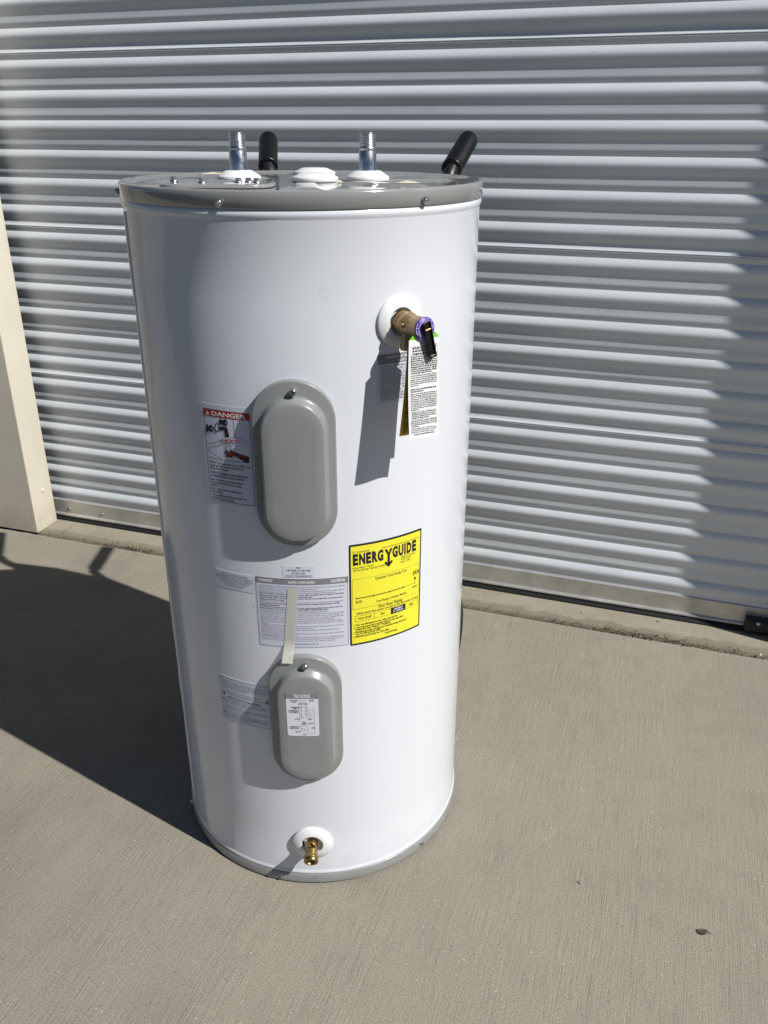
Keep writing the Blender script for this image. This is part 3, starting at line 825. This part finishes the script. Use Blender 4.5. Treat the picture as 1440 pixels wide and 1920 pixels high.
o, pr, fn = sticker('supplement_sticker', M_lav2, -30.8, -15.35, .5765, .606, .002, label='small pale sticker left of the warning sheet')
for i, (t_, w_) in enumerate((('WHEN WATER HEATER IS EQUIPPED', .66), ('WITH SUPPLEMENTAL HEAT, THE SUPPLEMENTAL', .90), ('HEAT SHALL BE CONTROLLED BY THE THERMOSTAT', .92), ('AND LIMIT CONTROLS ON THE OR THE', .72), ('THERMOSTAT AND CONTROL', .56), ('THIS WATER HEATER', .40))): pr.text(t_, .5, .22 + i * .128, size=.0038, w=w_, col=0, bold=.008, align='C')
pr.build('lettering', [M_inkg], o, fn)

o, pr, fn = sticker('instruction_sticker', M_lav2, -33.4, -12.7, .3260, .4115, .004, label='pale instruction sticker left of the lower cover')
pr.box(.03, .035, .97, .965, .0005, 1)
pr.dashes(.07, .93, .09, .26, 5, 2, .45)
pr.text('INSTRUCTIONS AFTER FIRST LINE MUST BE READ', .14, .345, size=.0034, w=.62, col=1, bold=.01)
pr.line([(.14, .385), (.86, .385)], .0006, 0)
for u, s_ in ((.085, 1), (.93, -1)):
    pr.poly([(u - .008, .385), (u - .008, .385 + .07 * s_), (u + .012, .385 + .07 * s_), (u + .012, .385)], 0); pr.box(u - .03, .36, u + .03, .40, .0006, 0)
pr.text('INSTRUCTIONS AFTER THIS LINE FOR SERVICE', .16, .478, size=.0042, w=.66, col=0, bold=.02)
pr.dashes(.07, .93, .50, .63, 4, 2, .45); pr.dashes(.07, .93, .66, .77, 3, 2, .45); pr.dashes(.07, .93, .80, .94, 4, 2, .45)
for v_ in (.52, .81): pr.poly([(.06, v_), (.045, v_ + .04), (.08, v_ + .04)], 0)
pr.build('lettering', [M_ink, M_inkg, M_inkl], o, fn)

o, pr, fn = sticker('relief_sticker', M_lav2, 25.3, 38.6, .8625, .9300, .002, label='pale sticker with grey header under the relief valve')
pr.rect(0, .0, 1, .19, 1)
pr.text('OPENING FOR TEMP.', .20, .085, size=.0042, w=.62, col=2, bold=.02); pr.text('RELIEF VALVE', .50, .165, size=.0042, w=.36, col=2, bold=.02)
for i, t_ in enumerate(('INSTALL TEMPERATURE', 'AND PRESSURE VALVE', 'REQUIRED BY LOCAL', 'CODES, BUT NOT LESS', 'THAN A COMBINATION', 'PRESSURE RELIEF FOR', 'HOT WATER SUPPLY', 'BY A NATIONALLY', 'RECOGNIZED TESTING', 'LABORATORY THAT', 'MAINTAINS PERIODIC', 'LISTED EQUIPMENT', 'THE VALVE MUST BE')):
    pr.text(t_, .06, .262 + i * .056, size=.0040, w=.86, col=0, bold=.004)
pr.build('lettering', [M_inkg, M_inkb, M_inkw], o, fn)

# wiring sticker lies on the lower cover
a0, a1, z0_, z1_ = -6.0, 4.3, .3395, .4205
wS, hS = (R + .022) * rad(a1 - a0) * .97, z1_ - z0_
def wfn(x, y, rho=.0):
    rho += .0006
    aa = a0 + math.degrees(x / (R + .02)); xl = (aa + .6) * rad(1) * R
    return cyl(aa, .0221 + (R + .0221) * (1 / math.cos(xl / R) - 1) * .55 + rho, z0_ + y)
mb = MB(); rows = []
for yy in (hS, 0):
    row = []
    for i in range(17):
        x = wS * (.5 - .5 * math.cos(PI * i / 16)); d = min(x, wS - x); c = 0 if d > .004 else .004 - math.sqrt(max(0, .004 ** 2 - (.004 - d) ** 2))
        row.append(wfn(x, yy - c if yy > 0 else c, -.0002))
    rows.append(row)
mb.grid(rows, flip=True)
o = mb.build('wiring_sticker', M_wlabel, cv2, label='white wiring diagram sticker with grey header')
pr = Print(wS, hS)
pr.rect(.0, .0, 1, .118, 1)
pr.text('TWO ELEMENT', .5, .058, size=.0042, w=.50, col=2, bold=.02, align='C'); pr.text('WIRE DIAGRAM', .5, .100, size=.0042, w=.50, col=2, bold=.02, align='C')
for t_, u, v_, w_ in (('JUNCTION', .12, .178, .27), ('BOX', .21, .212, .10), ('GREEN', .71, .175, .16), ('BLACK', .39, .252, .16), ('RED', .58, .252, .10), ('MAXIMUM', .16, .332, .25), ('LIMIT', .22, .365, .13), ('THERMOSTAT', .07, .412, .32), ('TWO ELEMENT', .07, .447, .32),
                      ('BLACK', .27, .605, .16), ('RED', .67, .610, .11), ('UPPER', .50, .690, .09), ('ELEMENT', .46, .722, .16), ('BLACK', .68, .705, .16), ('THERMOSTAT', .08, .790, .31), ('WIRE OUTLET', .08, .828, .30), ('RED', .77, .812, .10), ('BLACK', .27, .905, .16), ('LOWER', .48, .972, .10), ('ELEMENT', .46, .990, .0)):
    if w_: pr.text(t_, u, v_, size=.0034, w=w_, col=0, bold=.012)
for ln in ([(.45, .16), (.62, .16), (.62, .21), (.45, .21), (.45, .16)], [(.48, .27), (.48, .56)], [(.61, .27), (.61, .52)], [(.42, .30), (.66, .30), (.66, .56), (.42, .56), (.42, .30)], [(.66, .38), (.87, .36), (.87, .93), (.58, .93)], [(.72, .40), (.72, .57)], [(.79, .44), (.79, .57)], [(.45, .745), (.66, .745), (.66, .87), (.45, .87), (.45, .745)], [(.33, .63), (.45, .645), (.60, .645)]):
    pr.line(ln, .00035, 3)
for u, v_ in ((.48, .33), (.61, .33), (.48, .40), (.61, .40), (.48, .47), (.61, .47), (.48, .53), (.50, .81), (.55, .835)): pr.ellipse(u, v_, .012, .008)
pr.build('lettering', [M_ink, M_inkb, M_inkw, M_inkg], o, wfn)

# tape strip peeling off above the lower cover
mb = MB(); rows = []
for k in range(25):
    t = k / 24; z = .592 - .124 * t
    ac = -2.75 - 2.7 * t
    rho = .0010 + (.0002 if t < .75 else .0125 * ((t - .75) / .25) ** 1.6)
    rows.append([cyl(ac + (-1.75 + 3.5 * i / 5), rho + (.0015 * max(0, t - .7) * (1 if i < 2 else 0)), z + .0006 * vnoise(i * 3, t)) for i in range(6)])
mb.grid(rows, flip=True)
mb.build('tape_strip', M_tape, wh, label='strip of masking tape peeling at its lower end')
# faint scratches on the shaded side
for pts in ([(-53.2, .790), (-52.6, .776), (-51.2, .768), (-50.1, .757), (-49.8, .742), (-50.0, .733)], [(-50.5, .955), (-49.6, .945), (-49.2, .935)], [(-17.2, .556), (-16.4, .5535), (-16.9, .551)]):
    mb = MB(); mb.grid([[cyl(a - .05, .0002, z) for a, z in pts], [cyl(a + .05, .0002, z) for a, z in pts]])
    mb.build('scratch', M_inkg, wh)

# ---- relief valve
VA, VZ = 32.5, .9725
vd = Vector((math.sin(rad(VA)), -math.cos(rad(VA)), 0)); vx = Vector((math.cos(rad(VA)), math.sin(rad(VA)), 0))
VM = frame(cyl(VA, 0, VZ), vd, vx)
mb = MB()
mb.lathe([(.0345, -.006), (.0345, .0015), (.0335, .0032), (.020, .0058), (.0188, .0060), (.0180, .0052), (.0178, -.004)], 48, VM)
mb.build('valve_collar', M_white_pl, wh)
mb = MB(); mb.lathe([(.0179, -.0005), (.012, -.0004)], 32, VM); mb.build('valve_recess', M_hole, wh)
mb = MB()
mb.lathe([(.0125, -.002), (.0125, .004), (.0150, .0045), (.0150, .0120), (.0142, .0130), (.0150, .0140), (.0150, .0240), (.0138, .0260), (.0132, .0380), (.0134, .0480), (.0142, .0520), (.0142, .0560)], 30, VM)
# outlet stub pointing down, with a rib on the side
dn_ = frame(cyl(VA, .0200, VZ), (0, 0, -1), vd)
mb.lathe([(.0085, .0), (.0085, .026), (.0098, .027), (.0098, .034), (.0085, .0345), (.0070, .0345), (.0068, .024)], 22, dn_)
mb.box(-.0165, -.0125, -.003, .003, .018, .030, VM, bev=.0008)
val = mb.build('relief_valve', M_brassd, wh)
DM = frame(cyl(VA, .0562, VZ), vd, vx)
mb = MB(); mb.lathe([(.0149, -.0002), (.0151, .0006), (.0148, .0018), (.002, .0020)], 36, DM)
disc = mb.build('purple_disc', M_purple, val)
mb = MB()
rng = random.Random(5)
for ring, n in ((.0131, 40), (.0110, 34), (.0090, 26)):
    for i in range(n):
        if rng.random() < .18: continue
        a = 2 * PI * i / n; da = .62 / n * PI
        w_ = .0006 * rng.uniform(.6, 1.2)
        vs = [DM @ Vector((r_ * math.cos(a_), r_ * math.sin(a_), .00215)) for r_, a_ in ((ring - w_, a - da), (ring + w_, a - da), (ring + w_, a + da), (ring - w_, a + da))]
        mb.add(vs, [(3, 2, 1, 0)], 0, False)
mb.build('disc_print', M_purp_pr, disc)
# lever: channel-shaped black strap hanging over the disc
ld = (Vector((0, 0, -1)) * .052 + vx * .013 + vd * .014)
LM = frame(cyl(VA, .0585, VZ + .0035) + vx * .0008, vd, -ld)     # local +x runs up the lever
mb = MB()
mb.box(-.039, .006, -.0048, .0048, .0012, .0030, LM, bev=.0006)
for s_ in (-1, 1): mb.box(-.039, .005, s_ * .0048 - .0008, s_ * .0048 + .0008, .0008, .0055, LM, bev=.0004)
mb.box(-.0415, -.0375, -.0054, .0054, .0012, .0060, LM, bev=.0010)
lev = mb.build('lever', M_blackpl, val)
mb = MB(); mb.lathe([(.0011, -.0052), (.0011, .0052)], 12, frame(LM @ Vector((-.004, 0, .0040)), LM.to_3x3() @ Vector((0, 1, 0))))
mb.lathe([(.0017, .0), (.0015, .0022), (.0006, .0026)], 12, frame(LM @ Vector((-.004, 0, .0026)), vd))
mb.build('lever_pin', M_brass, lev)

# ---- drain valve
mb = MB(); DMt = frame(cyl(-.2, 0, .0935), (0, -1, 0), (1, 0, 0))
mb.lathe([(.0345, -.004), (.0345, .0016), (.0335, .0034), (.0200, .0062), (.0186, .0064), (.0180, .0056), (.0178, -.003)], 48, DMt)
mb.build('drain_collar', M_white_pl, wh)
mb = MB(); mb.lathe([(.0179, -.0005), (.011, -.0004)], 32, DMt); mb.build('drain_recess', M_hole, wh)
mb = MB()
mb.lathe([(.0102, -.001), (.0102, .0135), (.0095, .0150), (.0085, .0200), (.0025, .0216)], 24, DMt)
out = frame(cyl(-.2, .0085, .0955), (0, -.95, -.31), (1, 0, 0))
mb.lathe([(.0098, -.004), (.0102, .002), (.0102, .0175), (.0108, .0188), (.0120, .0196), (.0122, .0282), (.0114, .0292), (.0088, .0293), (.0082, .0284), (.0078, .0120), (.001, .0115)], 28, out)
up = frame(cyl(-.2, .0112, .0990), (0, -.86, .51), (1, 0, 0))
mb.lathe([(.0068, .0), (.0070, .0075), (.0062, .0088), (.0050, .0088), (.0046, .0072), (.001, .0070)], 22, up)
mb.box(-.0042, .0042, -.0009, .0009, .0065, .0092, up)
dv = mb.build('drain_valve', M_brass, wh)
mb = MB(); mb.lathe([(.0076, .0190), (.0010, .0191)], 20, out); mb.build('drain_bore', M_hole, dv)

# ------------------------------------------------------------------ hang tag on the relief valve (two leaves folded over the stem)
tag = empty('hang_tag', T + Vector((.165, -.27, .95)), 0, label='white and yellow folded paper tag hanging from the brass relief valve', category='tag')
def tl(v): return Vector(v) - Vector((.165, -.27, .95))
# front leaf (white outside) corners relative to the heater axis
fBL, fBR = Vector((.1525, -.2950, .8345)), Vector((.1925, -.2705, .8315))
fTL, fTR = Vector((.1507, -.2775, .9595)), Vector((.1908, -.2510, .9590))
bBL, bBR = Vector((.1398, -.2780, .8325)), Vector((.1770, -.2500, .8305))
bTL, bTR = Vector((.1492, -.2735, .9560)), Vector((.1888, -.2465, .9575))
def leaf(name, BL, BR, TL, TR, mats, apex, bulge, nrm_off):
    """paper sheet with a pointed top that reaches the valve stem"""
    nrm = (BR - BL).cross(TL - BL).normalized()
    def at(u, v, off=0.0):                   # v = 0 at shoulder, 1 at bottom
        p = (TL * (1 - u) + TR * u) * (1 - v) + (BL * (1 - u) + BR * u) * v
        return tl(p + nrm * (off + bulge * math.sin(PI * v) + .0012 * math.sin(2 * PI * u) * v))
    mb = MB()
    for side, off in ((0, .00012), (1, -.00012)):
        rows = [[at(u / 6, v / 12, off) for u in range(7)] for v in range(13)]
        mb.grid(rows, flip=(side == 0), mi=0 if side == 0 else 1)
        tri = [at(0, 0, off), at(1, 0, off), tl(TL * .32 + TR * .68 + apex) + nrm * off, tl(TL * .68 + TR * .32 + apex) + nrm * off]
        mb.add(tri, [(0, 1, 2, 3) if side == 0 else (3, 2, 1, 0)], 2 if side == 0 else 3, False)
    o = mb.build(name, mats, tag)
    return o, at
o, at = leaf('front_leaf', fBL, fBR, fTL, fTR, [M_paper, M_tagyel, M_green, M_tagyel], Vector((0, 0, .014)), -.002, 1)
wT, hT = (fBR - fBL).length, (fTL - fBL).length
pr = Print(wT, hT); rng = random.Random(11)
pr.dashes(.38, .70, .03, .052, 1, 0, .6, 1, rng)
pr.box(.07, .065, .95, .155, .0002, 0); pr.dashes(.12, .90, .07, .155, 3, 0, .62, .7, rng)
pr.dashes(.07, .95, .16, .345, 9, 0, .62, .8, rng); pr.dashes(.07, .95, .35, .47, 6, 0, .52, .3, rng); pr.dashes(.07, .95, .485, .53, 2, 0, .62, .5, rng)
pr.dashes(.07, .95, .535, .715, 10, 0, .56, .3, rng); pr.box(.07, .72, .95, .805, .0002, 0); pr.dashes(.10, .92, .725, .80, 4, 0, .62, .7, rng)
pr.dashes(.07, .95, .81, .885, 4, 0, .56, .3, rng); pr.dashes(.07, .95, .89, .945, 3, 0, .5, .9, rng); pr.dashes(.14, .86, .948, .968, 1, 0, .6, 1, rng)
pr.build('lettering', [M_ink], o, lambda x, y, d=.0004: at(x / wT, 1 - y / hT, d + .0002))
o, at2 = leaf('back_leaf', bBL, bBR, bTL, bTR, [M_tagyel, M_paper, M_green, M_green], Vector((0, 0, .014)), .002, 1)
pr = Print(wT, hT); rng = random.Random(12)
pr.dashes(.08, .95, .06, .30, 10, 0, .6, .8, rng); pr.dashes(.08, .95, .33, .45, 5, 0, .7, .6, rng); pr.dashes(.08, .95, .47, .70, 11, 0, .6, .8, rng); pr.dashes(.08, .95, .72, .82, 4, 0, .6, .7, rng); pr.dashes(.08, .95, .83, .97, 7, 0, .6, .7, rng)
pr.build('lettering', [M_ink], o, lambda x, y, d=.0004: at2(x / wT, 1 - y / hT, d + .0002))

# ------------------------------------------------------------------ hand truck behind the heater
tdir = Vector((.953, -.303, 0)); tback = Vector((.303, .953, 0))
TC = T + Vector((.0625, .2865, 0))
ht = empty('hand_truck', TC, math.atan2(tdir.y, tdir.x), label='black hand truck behind the water heater, ribbed grips showing above the lid', category='hand truck')
# local: x across, y backwards, z up
HW = .168
def loc(P): v = Vector(P) - (TC - T); return Vector((v.dot(tdir), v.dot(tback), P[2]))
ends = {}
for s_, base_w, tip_w in ((-1, Vector((-.098, .3375, 1.128)), Vector((-.112, .478, 1.182))), (1, Vector((.228, .236, 1.130)), Vector((.274, .375, 1.184)))):
    b = loc(base_w); t = loc(tip_w); d = (t - b).normalized()
    path = [Vector((b.x, b.y, .09)), Vector((b.x, b.y, .5)), Vector((b.x, b.y, 1.05)), Vector((b.x, b.y + .002, 1.085)), Vector((b.x, b.y + .010, 1.110)), b + Vector((0, .014, -.003)), b + d * .035 + Vector((0, .004, 0)), b + d * .06, t - d * .006]
    mb = MB(); mb.tube(path, .0128, 16)
    up_ = mb.build('upright', M_blackpaint, ht)
    mb = MB(); GM = frame(b + d * .022 + Vector((0, .006, 0)), d)
    Lg = (t - b).length - .020
    p = [(.0138, 0), (.0178, .0004), (.0184, .004), (.0178, .008)]
    n = 18
    for i in range(n):
        z = .010 + (Lg - .026) * i / n; dz = (Lg - .026) / n
        p += [(.0166, z), (.0181, z + dz * .3), (.0181, z + dz * .6), (.0166, z + dz)]
    p += [(.0180, Lg - .014), (.0180, Lg - .007), (.0165, Lg - .003), (.0125, Lg), (.002, Lg + .001)]
    mb.lathe(p, 28, GM)
    mb.build('grip', M_blackpl, up_)
    ends[s_] = b
for z in (.16, .52, .86):
    b0, b1 = ends[-1], ends[1]
    pts = []
    for i in range(13):
        t = i / 12; x = b0.x + (b1.x - b0.x) * t; y = b0.y + (b1.y - b0.y) * t
        pts.append(Vector((x, y + .012 * math.sin(PI * t), z)))
    mb = MB(); mb.tube(pts, .009, 10); mb.build('cross_bar', M_blackpaint, ht)
b0, b1 = ends[-1], ends[1]
mb = MB(); mb.grid([[Vector((b0.x + .008, b0.y + .004, z)), Vector((0, (b0.y + b1.y) / 2 + .016, z)), Vector((b1.x - .008, b1.y + .004, z))] for z in (.1, 1.07)])
mb.grid([[Vector((b0.x + .008, b0.y + .0065, z)), Vector((0, (b0.y + b1.y) / 2 + .0185, z)), Vector((b1.x - .008, b1.y + .0065, z))] for z in (.1, 1.07)])
mb.build('back_panel', M_blackpaint, ht)
mb = MB(); mb.box(-.17, .17, -.20, .012, .0004, .0032, bev=.0004)
mb.box(-.17, .17, .010, .014, .0032, .11)
mb.build('toe_plate', M_blackpaint, ht)
WX, WY, WR = .173, .088, .122
mb = MB(); mb.tube([(-WX - .02, WY, WR), (WX + .02, WY, WR)], .008, 12)
mb.build('axle', M_zinc, ht)
for s_ in (-1, 1):
    mb = MB(); M = frame((s_ * WX, WY, WR), (1, 0, 0), (0, 0, 1))
    mb.lathe([(.082, -.024), (.100, -.028), (.114, -.024), (WR, -.013), (WR, .013), (.114, .024), (.100, .028), (.082, .024)], 48, M)
    w = mb.build('wheel', M_rubber, ht)
    mb = MB(); mb.lathe([(.012, -.028), (.012, -.022), (.05, -.010), (.074, -.018), (.083, -.024), (.083, .024), (.074, .018), (.05, .010), (.012, .022), (.012, .028)], 40, M)
    mb.build('rim', M_blackpaint, w)
    mb = MB(); mb.box(s_ * .132 - .003, s_ * .132 + .003, .0, WY + .015, WR - .02, WR + .02); mb.build('axle_bracket', M_blackpaint, ht)

# ------------------------------------------------------------------ small things on the ground
def dw(a, o, z=0): 
    c, s_ = math.cos(PSI), math.sin(PSI)
    return Vector((c * a + s_ * o, DY + s_ * a - c * o, z))
lf = empty('dead_leaf', (.526, .972, .0005), 0, label='small dark dried leaf lying on the bare concrete at the right', category='leaf')
mb = MB(); rows = []
for i in range(13):
    t = i / 12; x = -.0085 + .0165 * t
    w_ = .0058 * math.sin(PI * min(1, t * 1.02 + .02)) ** .7 * (1 + .35 * vnoise(i * .9, 2))
    rows.append([Vector((x, -w_ * 1.1, .0022 + .0016 * math.sin(t * 5))), Vector((x, 0, .0007 + .0004 * math.sin(t * 9))), Vector((x + .0006, w_, .0026 + .0012 * math.cos(t * 6)))])
mb.grid(rows); mb.build('blade', M_leaf, lf)
mb = MB(); mb.tube([(.0080, 0, .0012), (.0105, -.0014, .0012), (.0135, -.0030, .0008)], .0005, 6); mb.build('stalk', M_leaf, lf)
def bit(name, label, cat, P, s_, mat, seed):
    rng = random.Random(seed); mb = MB(); n = 9
    rows = []
    for k in range(5):
        t = k / 4; rows.append([Vector((s_[0] * math.sin(PI * (.08 + .84 * t)) * (1 + .25 * rng.uniform(-1, 1)) * math.cos(2 * PI * j / n), s_[1] * math.sin(PI * (.08 + .84 * t)) * (1 + .25 * rng.uniform(-1, 1)) * math.sin(2 * PI * j / n), s_[2] * (1 - math.cos(PI * t)))) for j in range(n)])
    mb.grid(rows, True); mb.add(rows[-1], [tuple(range(n))]); 
    o = mb.build(name, mat, None, label=label, category=cat); o.location = P; o.rotation_euler = (0, 0, rng.uniform(0, 3)); return o
bit('pebble', 'pale pebble lying in the dirt joint near the dark door stop', 'pebble', dw(1.04, .128, .001), (.0052, .0032, .0022), M_stone, 2)
mb = MB(); mb.tube([(-.004, 0, .0010), (-.001, .0009, .0016), (.0028, .0006, .0014), (.0048, -.0006, .0008)], [.0005, .0008, .0008, .0004], 7)
o = mb.build('straw_bit', M_straw, None, label='short curved pale straw on the concrete at the right edge', category='straw'); o.location = (.803, 1.519, 0)
mb = MB(); mb.tube([(-.003, .003, .0006), (0, 0, .0010), (.0016, -.0040, .0006)], [.0003, .0007, .0004], 6)
o = mb.build('twig', M_leaf, None, label='tiny dark twig on the concrete below the right of the heater', category='twig'); o.location = (.343, 1.072, 0)
# dry weed tuft in the joint, left
tf = empty('weed_tuft', dw(-.80, .130, .0), PSI, label='dry weed tuft growing in the joint left of the heater', category='weed')
rng = random.Random(21)
for i in range(16):
    mb = MB(); a = rng.uniform(0, 2 * PI); L = rng.uniform(.012, .030); h = rng.uniform(.003, .010)
    x0, y0 = rng.gauss(0, .018), rng.gauss(0, .003)
    p0 = Vector((x0, y0, -.003)); p1 = p0 + Vector((math.cos(a) * L * .5, math.sin(a) * L * .25, h + .004)); p2 = p0 + Vector((math.cos(a) * L, math.sin(a) * L * .4, h * .6 + .003))
    mb.tube([p0, p1, p2], [.0007, .0008, .0003], 5); mb.build('blade', M_straw if i % 3 == 0 else M_dirt, tf)
